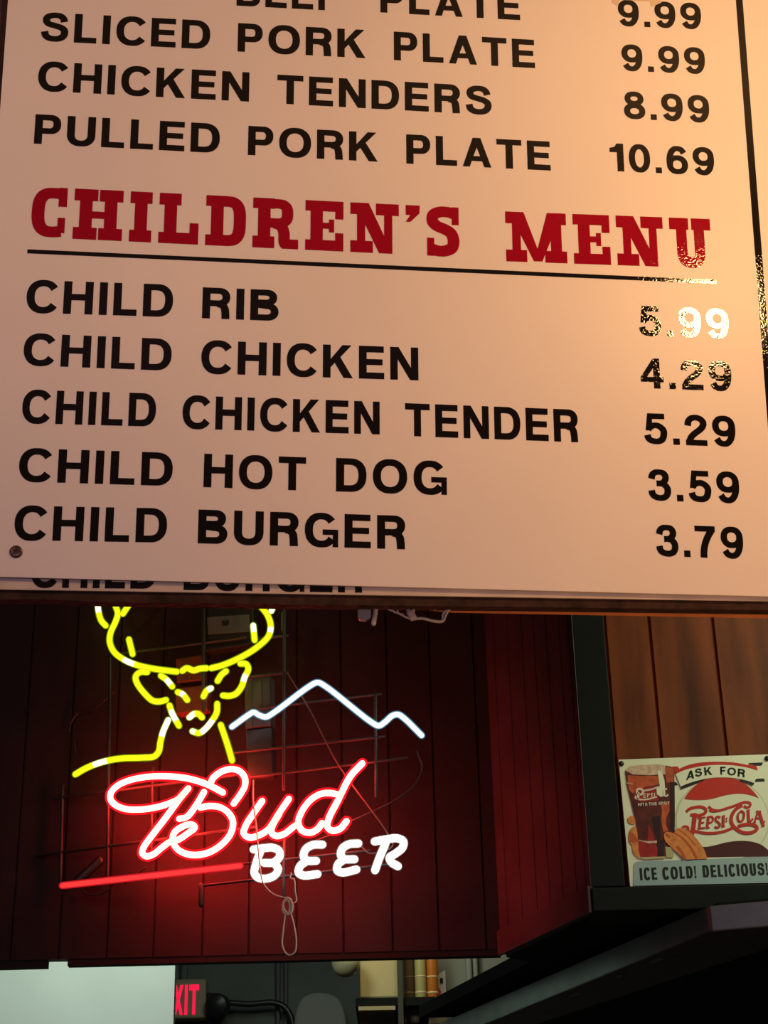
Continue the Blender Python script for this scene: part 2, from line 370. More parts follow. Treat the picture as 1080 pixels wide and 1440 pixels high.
# black corner post and ledge, brown panelling behind
sbox('trim_2', (.394, 3.512, ZS+.048), (.462, 3.60, ZC), m_black, .002)
sbox('trim_3', (.394, 3.508, ZS-.002), (2.4, 3.62, ZS+.046), m_black, .003)
mb = MB()
wx = [hy(x, y, 3.6)[0] for x, y in ((852, 900), (912, 870), (1000, 860))]
planked(mb, (.44, 3.6), (2.4, 3.6), ZS+.046, ZC, [w_-.44 for w_ in wx] + [wx[-1]-.44+.125*k for k in range(1, 12)], .02, (0, -1), .009, .006)
struct(mb.build('wall_right', m_wood))
mb = MB()
mb.prism([(x, y, ZS) for x, y in ((.245, 3.93), (.300, 3.985), (.06, 4.65), (2.4, 4.65), (2.4, 3.53), (.40, 3.53))], (0, 0, .03))
struct(mb.build('ceiling_soffit', m_under))
# white partition at lower left, grey wall segment right of the store shelf
pw = hy(245, 1400, 5.2)[0]
sbox('wall_left', (-2.4, 5.2, 0), (pw, 5.24, 3.2), m_white)
sbox('wall_grey', (hy(613, 1390, 6.2)[0], 6.2, 0), (2.4, 6.26, ZC), m_grey)

# ================================================================== MENU BOARDS
BN = np.array([.11233377, -.98441876, -.13528057]); BU = np.array([.99349435, .11383171, -.00336422]); BV = np.array([.01871102, -.13402256, .99080162])
BO = CAM + ray(540, 825)*2.45
def b3(uv, k=0.0): return BO + BU*uv[0] + BV*uv[1] + BN*k
def buv(x, y): q = hit(x, y, BO, BN)-BO; return np.array([q@BU, q@BV])
def bpoly(mb, uvs, k0, k1, mi=0): mb.prism([b3(p, k0) for p in uvs], BN*(k1-k0), mi)
menu = thing('menu_board', 'large glossy white menu board with black lettering and red heading', 'menu board', b3((0, 0)))
mb = MB(); bpoly(mb, [(-.5655, 0), (.95, 0), (.95, 1.12), (-.5655, 1.12)], -.003, 0); mb.build('panel', m_panel, menu, bevel=.0006)
TH = .0004
mb = MB(); bpoly(mb, [(.5625, -.0), (.5735, -.0), (.5735, 1.12), (.5625, 1.12)], 0, TH)
mb.build('border_line', m_vinyl, menu)
mb = MB(); a, b = buv(38.5, 353.5), buv(1007.5, 396.5); bpoly(mb, [a-(0, .0032), b-(0, .0032), b+(0, .0032), a+(0, .0032)], 0, TH)
mb.build('underline', m_vinyl, menu)
def text_part(name, words, m=None, font=G, track=.19):
    for t, xl, yl, xr, yr, cap in words:
        mb = MB()
        A_ = buv(xl, yl); B_ = buv(xr, yr); h = buv(xl, yl-cap)[1]-A_[1]
        set_word(mb, t, b3, A_, B_, h, BN, TH, font, track)
        o_ = mb.build(name, m or m_vinyl, menu)
        if font is GS: o_['label'] = 'red slab-serif heading word'
rows = [
    [('SLICED', 62, -9, 288, 0, 38), ('BEEF', 332.5, 8, 476, 15.5, 39), ('PLATE', 535, 17.5, 731.5, 28.5, 39.5)],
    [('SLICED', 57, 57.5, 295, 69.5, 40.5), ('PORK', 334, 72.5, 514, 82, 40), ('PLATE', 554, 84.5, 752.5, 96, 40)],
    [('CHICKEN', 52.5, 127.5, 350, 143, 41.5), ('TENDERS', 389.5, 145.5, 691.5, 162, 40.5)],
    [('PULLED', 47.5, 202, 308.5, 215.5, 41.5), ('PORK', 348.5, 218, 531, 227.5, 41), ('PLATE', 571.5, 230, 774.5, 240, 41)],
    [('CHILD', 36, 439.5, 242.5, 446, 46), ('RIB', 284, 447.5, 391.5, 451.5, 43.5)],
    [('CHILD', 32, 513.5, 240.5, 521.5, 45), ('CHICKEN', 282.5, 525, 588.5, 535, 46.5)],
    [('CHILD', 30, 595, 218.5, 600, 47), ('CHICKEN', 256, 602.5, 534, 611, 46.5), ('TENDER', 570, 613, 813.5, 622, 46)],
    [('CHILD', 25.5, 677, 242, 683.5, 47), ('HOT', 286, 685, 430, 690, 47), ('DOG', 472.5, 691, 628.5, 696, 47)],
    [('CHILD', 19, 759.5, 234, 763, 48.5), ('BURGER', 278, 764, 570, 772.5, 47.5)],
]
for r_ in rows: text_part('item_lettering', r_)
prices = [('9.99', 870, 36.5, 987, 41.5, 36.5), ('9.99', 875, 99.5, 992.5, 104.5, 37), ('8.99', 878, 166.5, 998.5, 173, 38), ('10.69', 858.5, 240.5, 1005.5, 247, 39),
          ('5.99', 899, 472, 1026, 477, 42), ('4.29', 901.5, 545.5, 1030, 550.5, 42), ('5.29', 906.5, 624, 1035.5, 628.5, 43), ('3.59', 912.5, 703.5, 1041, 708, 44), ('3.79', 923.5, 782, 1046.5, 786, 44.5)]
for p in prices: text_part('price_lettering', [p], track=.18)
text_part('heading_lettering', [("CHILDREN'S", 42, 333, 646, 361.5, 71), ('MENU', 712, 367.5, 1002.5, 377.5, 70)], m_redvinyl, GS, .135)
mb = MB(); q = b3(buv(22.5, 776)); mb.rot(q, BN, [(0, .0088), (.0012, .0088), (.0024, .0070), (.003, .003)], 20)
for ax in (0, 1):
    e = (BU*.6+BV*.8) if ax else (BU*.8-BV*.6); f_ = np.cross(BN, e)
    mb.prism([q+BN*.0028+e*s*.005+f_*t*.0011 for s, t in ((-1,-1),(1,-1),(1,1),(-1,1))], BN*.0006, 1)
mb.build('screw', [m_screw, m_blackbox], menu)
mb = MB()
uv = [buv(*p) for p in ((860, -12), (928, -12), (930, 4), (916, 10), (914, 2), (872, 0), (868, 8), (861, 4))]
bpoly(mb, uv, TH, TH*2); mb.build('tape', m_tape, menu)

old = thing('older_menu_board', 'older menu board whose bottom edge peeks out under the front menu board', 'menu board', b3((0, -.01), -.008))
mb = MB(); bl, br = buv(-36, 827), buv(1430, 849)
bpoly(mb, [bl, br, (br[0], 1.10), (bl[0], 1.10)], -.009, -.0055); mb.build('panel', m_panel2, old, bevel=.0005)
mb = MB()
def b3o(uv_): return b3(uv_, -.0055)
for t, xl, yl, xr, yr in (('CHILD', 42, 824.5, 219, 826.5), ('BURGER', 258, 828, 510, 832)):
    mb = MB(); set_word(mb, t, b3o, buv(xl, yl), buv(xr, yr), .046, BN, TH); mb.build('lettering', m_vinyl, old)
mb = MB()
P = [buv(*p) for p in ((-60, 841), (60, 840), (130, 843.5), (420, 848), (700, 850.5), (1080, 855.5), (1470, 861))]
bpoly(mb, P + [(P[-1][0], 1.135), (P[0][0], 1.135)], -.034, -.0095)
o = tag(mb.build('backing_board', m_oldwood), 'weathered brown wooden board behind the menu panels', 'board')
mb = MB(); P = [hit(*p, BO-BN*.038, BN) for p in ((560, 850), (1440, 866), (1440, 877), (1080, 865), (640, 857))]  # strip added for the backing's lit lower edge, warm light in its colour
mb.prism(P, -BN*.018)
tag(mb.build('lit_edge_strip', m_lit_edge), 'thin orange wooden strip standing in for the lit underside edge of the menu backing', 'wood strip')
# dust-laden web and a small fitting hanging under the boards
mb = MB()
def wp(pts): return [hit(x, y, BO-BN*.030, BN) for x, y in pts]
s6 = lambda L: [(480+x/5.4, 840+y/5.4) for x, y in L]
for L, r in (([(300,60),(370,95),(430,120),(490,150),(530,165)], .0016), ([(500,60),(510,110),(535,165)], .003), ([(545,50),(545,110),(535,160)], .0026), ([(530,165),(620,160),(700,180),(770,180),(790,140),(820,90),(870,70)], .0022),
             ([(770,180),(770,130),(800,95)], .0014), ([(520,120),(545,150)], .005), ([(600,45),(605,80)], .0018), ([(700,55),(710,90)], .0018), ([(370,70),(400,110),(470,130)], .0012), ([(420,60),(430,115)], .001), ([(420,80),(470,60)], .001)):
    mb.tube(catmull(wp(s6(L)), 5), r, 6)
tag(mb.build('cobweb', m_web), 'dusty cobweb strands hanging under the menu board', 'cobweb')
mb = MB(); mb.tube(wp(s6([(265,40),(258,120),(245,200)])), .0035, 8)
P = wp(s6([(130,50),(225,55),(225,150),(190,172),(145,165),(130,140)])); mb.prism(P, -BN*.012, 1)
tag(mb.build('hook', [m_web, m_clear], bevel=.001), 'small grey plastic hook under the menu beside the cobweb', 'hook')

# ================================================================== NEON SIGN
PH = math.radians(16); NN = np.array([math.sin(PH), math.cos(PH), 0])       # points away from the camera
NO = hy(88, 1245, 3.835)
def npt(x, y, k=0.0): return hit(x, y, NO+NN*k, NN)
e_red = emit('red_neon_core', (1.0, .032, .021), 108.0)
e_red2 = emit('dim_red_neon_core', (1.0, .060, .055), 1.4)
e_yel = emit('yellow_neon_core', (1.0, .90, .012), 1.9)
e_yelw = emit('yellow_neon_hot', (1.0, 1.0, .70), 3.0)
e_white = emit('white_neon_core', (1.0, .97, .86), 4.5)
e_blue = emit('blue_white_neon_core', (.74, .93, 1.0), 2.6)
g_red = glow_glass('red_halo_glass', (1.0, .005, .014), 2.2, .62)  # outer shells glow by themselves, each tube's halo put into its glass
g_red2 = glow_glass('dim_red_halo_glass', (.75, .012, .02), 1.0, .5)
g_yel = glow_glass('yellow_halo_glass', (.35, .62, .0), .75, .55)
g_white = glow_glass('white_halo_glass', (.62, .60, .50), .8, .6)
g_blue = glow_glass('blue_halo_glass', (.16, .42, .62), .8, .6)
neon = thing('neon_sign', 'lit neon beer sign with yellow deer, mountain line and red script', 'neon sign', npt(330, 1100))
PX = .00152
def tube_part(name, px, rc, ro, mc, mg, hot=(), sm=6, k=0.0, multi=False):
    mb = MB()
    for L in (px if multi else [px]):
        pts = catmull([npt(x, y, k) for x, y in L], sm)
        if hot: mb.tube(pts, rc*PX, 10, 0, lambda t: 2 if any(a <= t <= b for a, b in hot) else 0)
        else: mb.tube(pts, rc*PX, 10, 0)
        mb.tube(pts, ro*PX, 12, 1)
    return mb.build(name, [mc, mg, e_yelw], neon, smooth=True)
c5 = lambda L: [(80+x/3.176, 830+y/3.176) for x, y in L]
yel = [
    ('antler_tube', [(225,-30),(245,30),(262,70),(272,105),(262,140),(240,190),(236,230),(255,275),(300,310),(360,335),(440,352),(535,364)], [(.72,.80)]),
    ('antler_tube', [(690,348),(740,335),(830,295),(900,250),(945,205),(955,160),(940,110),(905,65),(875,25),(850,-30)], [(.48,.53)]),
    ('antler_tine_tube', [(180,0),(182,50),(186,95),(198,135),(218,158)], [(.2,.5)]), ('antler_tine_tube', [(360,0),(332,48),(295,105)], []),
    ('antler_tine_tube', [(322,220),(338,285)], []), ('antler_tine_tube', [(985,10),(971,60),(958,92)], [(.5,1)]), ('antler_tine_tube', [(877,158),(883,222)], [(.0,.4)]),
    ('brow_tube', [(560,360),(580,348),(610,358),(640,350),(668,348)], []),
    ('ear_tube', [(403,366),(372,366),(352,385),(358,415),(400,470),(430,494),(460,497),(487,490)], []),
    ('ear_tube', [(820,328),(845,330),(855,352),(838,390),(825,430),(800,462),(770,472),(742,470)], [(.38,.48)]),
    ('cheek_tube', [(465,382),(490,400),(515,430)], [(.5,.9)]), ('cheek_tube', [(755,362),(735,378),(718,405)], []),
    ('eye_tube', [(540,455),(562,465),(582,490)], [(.3,.6)]), ('eye_tube', [(688,438),(668,450),(655,474)], [(.0,.3)]),
    ('jaw_tube', [(503,515),(515,550),(545,605)], [(.3,.75)]), ('jaw_tube', [(716,508),(714,545),(695,580),(660,622),(635,638),(606,630)], [(.4,.7),(.9,1)]),
    ('nose_tube', [(592,568),(612,553),(632,553),(648,568)], [(0,.4)]),
    ('neck_tube', [(497,580),(475,630),(462,680),(455,720),(435,742),(380,748),(280,752),(200,768),(130,795),(83,822)], [(0,.16),(.74,.82)]),
    ('neck_tube', [(732,602),(752,660),(768,710),(782,760)], []),
]
for nm, L, hot in yel: tube_part(nm, c5(L), 4.1, 5.4, e_yel, g_yel, hot)
c6 = lambda L: [(300+x/3.176, 830+y/3.176) for x, y in L]
o = tube_part('mountain_tube', c6([(83,610),(160,555),(180,545),(205,558),(235,566),(265,550),(435,425),(465,412),(495,425),(710,592),(740,605),(765,590),(800,560),(825,555),(850,570),(930,648)]), 3.7, 5.2, e_blue, g_blue)
o['label'] = 'white mountain outline tube'
cB = lambda L: [(130+x/4.909, 1070+y/4.909) for x, y in L]
c8 = lambda L: [(320+x/3.6, 1050+y/3.6) for x, y in L]
RC, RO = 4.4, 7.6
o = tube_part('script_letter_tube', [
    cB([(900,218),(840,185),(760,150),(640,118),(500,106),(380,110),(260,133),(175,170),(128,220),(125,265),(160,305),(230,332),(340,335),(450,318),(540,290),(595,262),(630,225),(662,190)]),
    cB([(662,190),(600,265),(500,400),(400,530),(352,600),(345,640),(375,658),(420,645),(480,598),(530,562),(590,545),(665,495),(706,462),(690,440),(630,450),(570,490),(552,540),(560,570),(590,612),(660,645),(740,648),(820,625),(900,570),(955,500),(970,420),(940,360),(880,320),(800,312),(745,322)]),
    cB([(770,215),(720,300),(650,388),(600,400)]),
    cB([(820,145),(830,122),(880,80),(950,57),(1010,68),(1050,112),(1053,170),(1022,230),(975,295)])], RC, RO, e_red, g_red, multi=True)
tube_part('script_letter_tube', [c8([(175,275),(130,340),(92,400),(82,440),(112,460),(160,448),(205,420),(262,335),(310,265)]), c8([(262,340),(228,400),(222,435),(248,452),(290,440),(335,405),(360,390)])], RC, RO, e_red, g_red, multi=True)
tube_part('script_letter_tube', [c8([(572,246),(520,235),(470,240),(420,270),(375,330),(358,385),(378,425),(420,435),(458,415),(478,388)]), c8([(682,85),(622,150),(560,270),(512,365),(505,405),(530,425),(570,415),(602,378)])], RC, RO, e_red, g_red, multi=True)
tube_part('underline_tube', [(60+x/3.6, 1050+y/3.6) for x, y in ((100,703),(550,653),(1000,603))], 3.4, 5.2, e_red2, g_red2)
WC, WO = 5.0, 6.2
tube_part('block_letter_tube', [c8([(132,520),(180,514),(232,512),(262,530),(262,560),(232,586),(185,588)]), c8([(168,525),(145,590),(136,640),(155,663),(200,667),(240,650),(256,620),(238,590)])], WC, WO, e_white, g_white, multi=True)
tube_part('block_letter_tube', [c8([(480,496),(430,498),(395,520),(385,555),(402,576),(448,578)]), c8([(402,578),(367,605),(360,638),(385,652),(455,645)])], WC, WO, e_white, g_white, multi=True)
tube_part('block_letter_tube', [c8([(662,490),(615,494),(582,515),(573,548),(592,568),(642,570)]), c8([(592,570),(560,595),(555,625),(580,637),(652,622)])], WC, WO, e_white, g_white, multi=True)
tube_part('block_letter_tube', [c8([(745,480),(800,470),(860,464),(890,480),(886,510),(852,540),(820,562),(830,585),(862,605)]), c8([(800,490),(770,560),(747,625)])], WC, WO, e_white, g_white, multi=True)
# rod grid behind the tubes
mb = MB(); KF = .035
for a, b, r in (((365,996),(535,976),2.2), ((331,1058),(540,1036),2.2), ((340,1094),(572,1066),2.2), ((74,1123),(330,1090),2.4), ((52,1203),(360,1163),2.6), ((150,922),(345,896),2.4), ((345,952),(404,946),2.4), ((365,898),(404,894),2.4),
                ((280,1246),(545,1216),2.2), ((330,1216),(520,1196),1.8), ((400,840),(399,1110),2.6), ((286,830),(286,1000),2.6), ((155,925),(151,1240),2.6), ((88,1105),(85,1245),2.6), ((528,976),(529,1120),2.4), ((283,1245),(283,1272),4.0), ((400,1180),(399,1262),2.4), ((215,1080),(213,1200),2.0), ((398,862),(398,886),3.6)):
    mb.tube([npt(*a, KF), npt(*b, KF)], r*PX, 8)
mb.build('frame', m_frame, neon, smooth=True)
def npoly(mb, px, k0, k1, mi=0): mb.prism([npt(x, y, k0) for x, y in px], NN*(k1-k0), mi)
mb = MB(); npoly(mb, [(344,955),(380,950),(381,1020),(345,1024)], .045, .075); npoly(mb, [(347,952),(355,949),(355,956),(347,957)], .04, .05)
for x in (352, 366): npoly(mb, [(x,955),(x+2,955),(x+3,1020),(x+1,1020)], .043, .046)
t_ = mb.build('transformer', m_greybox, neon, bevel=.003)
mb = MB(); npoly(mb, [(345,1026),(382,1022),(385,1092),(348,1096)], .05, .075); mb.build('transformer_base', m_blackbox, neon, bevel=.003)
mb = MB(); npoly(mb, [(287,838),(356,832),(357,905),(288,916)], .055, .085); bb = mb.build('junction_box', m_blackbox, neon, bevel=.003)
mb = MB(); npoly(mb, [(291,868),(350,864),(351,888),(292,892)], .053, .0555); npoly(mb, [(312,873),(322,872),(321,879),(313,880)], .052, .0535, 1); mb.build('label_plate', [m_plate, m_blackbox], bb)
mb = MB(); mb.tube([npt(108,1240,.02), npt(140,1211,.03)], 7*PX, 14); mb.build('tube_cap', m_blackbox, neon, smooth=True)
mb = MB(); npoly(mb, [(247,926),(284,920),(285,956),(248,960)], .06, .09); npoly(mb, [(246,968),(292,962),(291,998),(247,1004)], .06, .09)
mb.build('red_bracket', m_rust, neon, bevel=.003)
mb = MB()
for L, k in (([(112,1246),(120,1256),(135,1259),(150,1253),(160,1243)], .03), ([(160,973),(135,994),(112,1001),(100,1016),(97,1030)], .05), ([(105,1040),(106,1055),(111,1070)], .05),
             ([(490,1156),(520,1143),(556,1125),(582,1105),(593,1080),(586,1057)], .045), ([(430,1188),(460,1176),(490,1166)], .045), ([(205,1220),(190,1232),(176,1242)], .03)):
    mb = MB(); mb.tube(catmull([npt(x, y, k) for x, y in L], 6), .0021, 8); mb.build('cable', m_blackbox, neon, smooth=True)
mb = MB(); mb.tube(catmull([npt(x, y, .03) for x, y in ((404,946),(435,997),(457,1041),(476,1076),(500,1110),(522,1139),(545,1172),(552,1190),(520,1200),(509,1191))], 5), .0016, 8)
tag(mb.build('hanging_string', m_string, smooth=True), 'thin taut string slanting behind the white mountain tube', 'string')
mb = MB()
for L, r in (([(130,170),(130,280),(145,400),(155,520),(165,620),(180,690),(230,745),(290,765),(322,772)], .0016), ([(322,640),(318,665),(336,672),(342,730),(348,782),(330,795)], .0016),
             ([(300,770),(280,800),(285,840),(310,850),(325,820),(322,780),(300,765),(282,790),(290,830),(318,846),(330,805),(310,768)], .0022),
             ([(292,850),(282,930),(277,1000),(293,1043),(315,1055),(340,1040),(348,990),(336,900),(322,850)], .0018), ([(300,765),(315,800),(310,850)], .002)):
    mb.tube(catmull([npt(*p, -.016) for p in c8(L)], 6), r, 8)
tag(mb.build('pull_cord', m_cord, smooth=True), 'pale cord knotted into a long loop under the white block letters', 'cord')

# ================================================================== SODA SIGN
SY = 3.582
sr = lambda L: [(950+x/8.3077, 1055+y/8.3077) for x, y in L]
sl = lambda L: [(860+x/8.4727, 1050+y/8.4706) for x, y in L]
sw = lambda L: [(840+x/4.5, 1040+y/4.5) for x, y in L]
def sp(mb, px, k0, k1=None, mi=0):
    k1 = k0+.0006 if k1 is None else k1
    mb.prism([hy(x, y, SY-k0) for x, y in px], (0, -(k1-k0), 0), mi)
soda = thing('tin_sign', 'white tin soda sign with red script leaning on the brown wood panelling', 'sign', hy(980, 1246, SY))
m_tin = mat('cream_enamel', lin(226, 228, 200), .45, 0, .4, noise=(9, .04))
m_sred = mat('sign_red', lin(190, 42, 30), .45, 0, .4); m_smar = mat('sign_maroon', lin(72, 22, 24), .45, 0, .4); m_sgrn = mat('sign_dark_green', lin(22, 30, 18), .5, 0, .3)
m_sblue = mat('sign_blue_grey', lin(150, 172, 170), .45, 0, .4, noise=(9, .06)); m_skin = mat('sign_orange_skin', lin(214, 132, 66), .45, 0, .4, noise=(60, .22)); m_skin2 = mat('sign_deep_skin', lin(188, 84, 40), .45, 0, .4)
m_cola = mat('sign_cola', lin(88, 30, 26), .45, 0, .4, noise=(50, .45)); m_colar = mat('sign_cola_red', lin(158, 34, 32), .45, 0, .4, noise=(60, .3)); m_colao = mat('sign_cola_amber', lin(188, 84, 46), .45, 0, .4, noise=(70, .3))
m_foam = mat('sign_foam', lin(206, 176, 150), .45, 0, .4, noise=(90, .3)); m_gdark = mat('sign_glass_dark', lin(44, 16, 18), .45, 0, .4)
m_nail = mat('nail_black', (.02, .022, .018), .5)
xr = 1096
mb = MB(); sp(mb, [(869.5,1068.5),(xr,1060.5),(xr+9,1240),(885.8,1247)], -.002, 0); mb.build('plate', m_tin, soda, bevel=.0008)
circ = lambda cx, cy, rx, ry, a0, a1, n=40: [(cx+rx*math.cos(math.radians(a0+(a1-a0)*i/n)), cy-ry*math.sin(math.radians(a0+(a1-a0)*i/n))) for i in range(n+1)]
# bottle-cap disc
mb = MB(); CX, CY, RX, RY = 545, 800, 545, 500
sp(mb, sr(circ(CX, CY+20, 555, 500, 0, 360, 64)), 0, .0004, 1); sp(mb, sr(circ(CX, CY+20, 535, 482, 0, 360, 64)), .0004, .0008)
mb.build('cap_disc', [m_tin, mat('sign_cream_border', lin(196, 202, 168), .45, 0, .4)], soda)  # slightly darker cream ring as the disc's border
mb = MB(); top = [(100,565)] + [(150,575),(260,582),(380,575),(470,556),(580,527),(700,508),(800,510),(900,530),(970,556)]
sp(mb, sr(catmull(top, 4) + catmull([(970,556),(900,470),(800,385),(700,338),(600,318),(500,316),(400,330),(300,365),(200,440),(140,510),(100,565)], 4)[1:-1]), .0008)
mb.build('cap_top', m_sred, soda)
mb = MB(); bot = catmull([(280,1130),(370,1128),(470,1108),(580,1080),(700,1062),(820,1060),(920,1075),(1010,1110),(1080,1165)], 4)
sp(mb, sr(bot + [(1110,1235),(300,1252)]), .0008); mb.build('cap_bottom', m_smar, soda)
# blue panel, slogan
mb = MB(); sp(mb, sw([(228,925),(230,800),(236,780),(252,772),(600,760),(1155,738),(1168,905)]), .0006, .0010); pan = mb.build('slogan_panel', m_sblue, soda)
mb = MB()
def s3(k): return lambda q: np.array([q[0], SY-k, q[1]])
def sxz(px): p = hy(px[0], px[1], SY); return np.array([p[0], p[2]])
for t, xl, yl, xr_, yr_, cap in (('ICE', 272,891,380,886,76), ('COLD!', 415,886,628,876,76), ('DELICIOUS!', 670,873,1082,857,76)):
    a, b = sxz(sw([(xl, yl)])[0]), sxz(sw([(xr_, yr_)])[0]); c = sxz(sw([(xl, yl-cap)])[0])
    set_word(mb, t, s3(.0010), a, b, c[1]-a[1], (0, -1, 0), .0004, GB, track=.24)
mb.build('slogan_lettering', m_sgrn, pan)
# ribbon banner
mb = MB()
uppr = [(0,275),(90,235),(200,205),(320,182),(440,172),(560,170),(680,176),(790,192),(880,212),(950,238)]
lowr = [(920,385),(850,360),(760,338),(650,322),(540,318),(430,322),(320,340),(220,365),(130,395),(60,425)]
sp(mb, sr(catmull([(-5,250),(90,195),(200,160),(320,142),(440,135),(560,136),(680,144),(790,162),(880,185),(955,212)], 3) + catmull([(955,240),(880,214),(790,194),(680,178),(560,171),(440,173),(320,184),(200,207),(90,238),(0,280)], 3)), .0016, .0022, 1)
sp(mb, sr([(-35,190),(20,190),(45,215),(0,255),(-35,235)]), .0010, .0016, 1); sp(mb, sr([(860,155),(940,185),(960,215),(870,200)]), .0010, .0016, 1)
sp(mb, sr([(855,150),(1020,143),(1010,175),(880,178)]), .0006, .0012, 2); sp(mb, sr([(940,335),(1030,330),(1045,360),(930,365)]), .0006, .0012, 2); sp(mb, sr([(-30,380),(0,370),(30,405),(-25,410)]), .0006, .0012, 2)
sp(mb, sr(catmull(uppr, 3) + catmull(lowr, 3)), .0016, .0020)
sp(mb, sr(catmull([(60,425),(130,395),(220,365),(320,340),(350,334)], 3) + catmull([(340,350),(225,392),(140,425),(70,452)], 3)), .0020, .0024, 2)
sp(mb, sr(catmull([(740,336),(850,360),(920,385)], 3) + catmull([(910,410),(850,388),(760,362)], 3)), .0020, .0024, 2)
ban = mb.build('banner', [m_tin, m_sred, m_sgrn], soda)
mb = MB()
for ch, xl, yl, xr_, yr_, tx, ty in (('A',122,355,215,330,130,255), ('S',230,318,310,302,222,225), ('K',340,297,428,290,330,205), ('F',522,290,585,288,520,197), ('O',602,292,702,298,606,205), ('R',722,310,805,320,728,218)):
    a, b, c = sxz(sr([(xl, yl)])[0]), sxz(sr([(xr_, yr_)])[0]), sxz(sr([(tx, ty)])[0])
    w_, polys = G[ch]
    for p in polys:
        mb.prism([s3(.0020)(a + (b-a)*(px/w_) + (c-a)*py) for px, py in p], (0, -.0004, 0))
mb.build('banner_lettering', m_sgrn, ban)
# script lettering
mb = MB()
NS = [0]
def sst(L, w_, st=5):
    w_ = w_*1.12
    pts = catmull(L, st)
    for q in stroke(pts, w_, w_):
        NS[0] += 1; mb.prism([hy(*sr([p])[0], SY-.0014) for p in q], (0, -.0004-NS[0]*2e-6, 0))
sst([(128,718),(160,688),(220,668),(300,662),(352,688),(350,728),(300,755),(235,765),(175,752)], 30); sst([(232,735),(218,830),(208,910),(190,995)], 44)
sst([(190,985),(160,950),(120,935),(85,925),(85,900),(115,890),(145,900),(150,930)], 24)
sst([(225,945),(350,968),(480,965),(590,940),(690,895)], 28)
sst([(385,655),(425,690),(500,705),(590,680),(680,652),(760,620),(820,606),(870,618),(872,650),(835,668),(800,650)], 24); sst([(395,700),(440,715),(520,702),(600,682)], 18)
sst([(780,640),(705,690),(660,760),(652,830),(680,890),(740,940),(810,965),(890,960),(950,925),(945,890),(890,868),(810,868),(730,890)], 34)
sst([(295,790),(280,910)], 24); sst([(262,795),(350,782)], 15); sst([(290,850),(335,845)], 14); sst([(262,915),(348,905)], 16)
sst([(385,782),(372,905)], 24); sst([(370,785),(420,775),(440,800),(425,840),(385,848)], 18); sst([(360,910),(400,905)], 12)
sst([(525,790),(500,775),(475,785),(475,820),(505,845),(520,875),(500,905),(460,895)], 20)
sst([(562,768),(556,890)], 26); sst([(545,770),(580,765)], 12); sst([(540,893),(578,888)], 12)
sst([(590,796),(606,795)], 16); sst([(588,828),(604,827)], 16)
sst([(765,712),(735,745),(730,800),(748,830),(780,825),(800,780),(800,735),(775,712),(765,712)], 20)
sst([(850,700),(858,830)], 24); sst([(835,702),(868,698)], 12); sst([(850,835),(890,820),(905,795)], 18)
sst([(965,715),(925,840)], 16); sst([(975,712),(1000,790),(1030,890)], 28); sst([(945,790),(1000,800)], 12); sst([(945,712),(1000,715)], 14); sst([(905,845),(940,840)], 12); sst([(1005,850),(1045,830)], 14)
mb.build('script_lettering', m_sred, soda)
# painted glass of cola held by a hand
mb = MB()
sp(mb, sl([(165,285),(215,235),(330,222),(560,212),(700,235),(745,265),(752,480),(755,830),(752,1050),(640,1310),(345,1310),(320,1120),(290,900),(240,680),(190,480)]), .0012, .0018)
sp(mb, sl([(165,285),(215,235),(330,222),(560,212),(650,225),(640,330),(450,340),(250,330)]), .0018, .0020, 1)
sp(mb, sl([(640,230),(740,262),(742,420),(660,430),(640,330)]), .0018, .0020, 2)
sp(mb, sl([(190,340),(400,350),(560,345),(570,450),(400,480),(250,560),(200,500)]), .0018, .0020, 2)
sp(mb, sl([(250,560),(400,490),(540,470),(560,640),(340,660),(270,620)]), .0018, .0020, 4)
sp(mb, sl(catmull([(440,930),(480,1010),(520,1120),(545,1310),(345,1310),(330,1130),(345,1130),(430,1120)], 2)), .0018, .0020, 4)
sp(mb, sl([(480,840),(580,815),(585,1100),(625,1130),(620,1305),(545,1305),(545,1100),(500,980)]), .0019, .0021, 3)
sp(mb, sl([(590,690),(690,650),(690,760),(650,850),(650,940),(680,1000),(620,1020),(590,880),(600,780)]), .0019, .0021, 2)
sp(mb, sl([(700,420),(745,420),(750,1030),(700,980)]), .0019, .0021, 3)
sp(mb, sl([(545,280),(600,300),(630,400),(640,520),(640,580),(590,600),(540,570),(535,500),(575,470),(560,370)]), .0021, .0023, 5)
sp(mb, sl([(325,1108),(430,1128),(430,1145),(325,1122)]), .0021, .0023, 1); sp(mb, sl([(430,1128),(540,1120),(540,1148),(430,1150)]), .0021, .0023, 1)
sp(mb, sl([(180,425),(255,440),(255,452),(185,440)]), .0021, .0023, 1)
gl = mb.build('painted_glass', [m_cola, m_foam, m_colao, m_gdark, m_colar, m_tin], soda)
mb = MB()
def gst(L, w_, st=4):
    for q in stroke(catmull(L, st), w_, w_): mb.prism([hy(*sl([p])[0], SY-.0023) for p in q], (0, -.0003, 0))
gst([(300,560),(310,510),(350,505),(375,530),(360,565),(325,570)], 26); gst([(320,545),(315,625)], 30); gst([(315,620),(285,615),(290,585)], 20); gst([(320,630),(420,628),(540,598)], 18); gst([(385,525),(470,510),(570,475)], 18)
gst([(385,560),(380,605)], 14); gst([(380,560),(410,560)], 9); gst([(380,582),(405,582)], 9); gst([(380,605),(408,605)], 9); gst([(430,555),(426,605)], 14); gst([(430,558),(455,565),(432,582)], 9); gst([(490,552),(470,565),(485,582),(470,600)], 11); gst([(512,550),(510,598)], 13)
gst([(660,500),(625,520),(620,570),(650,590),(675,570)], 20)
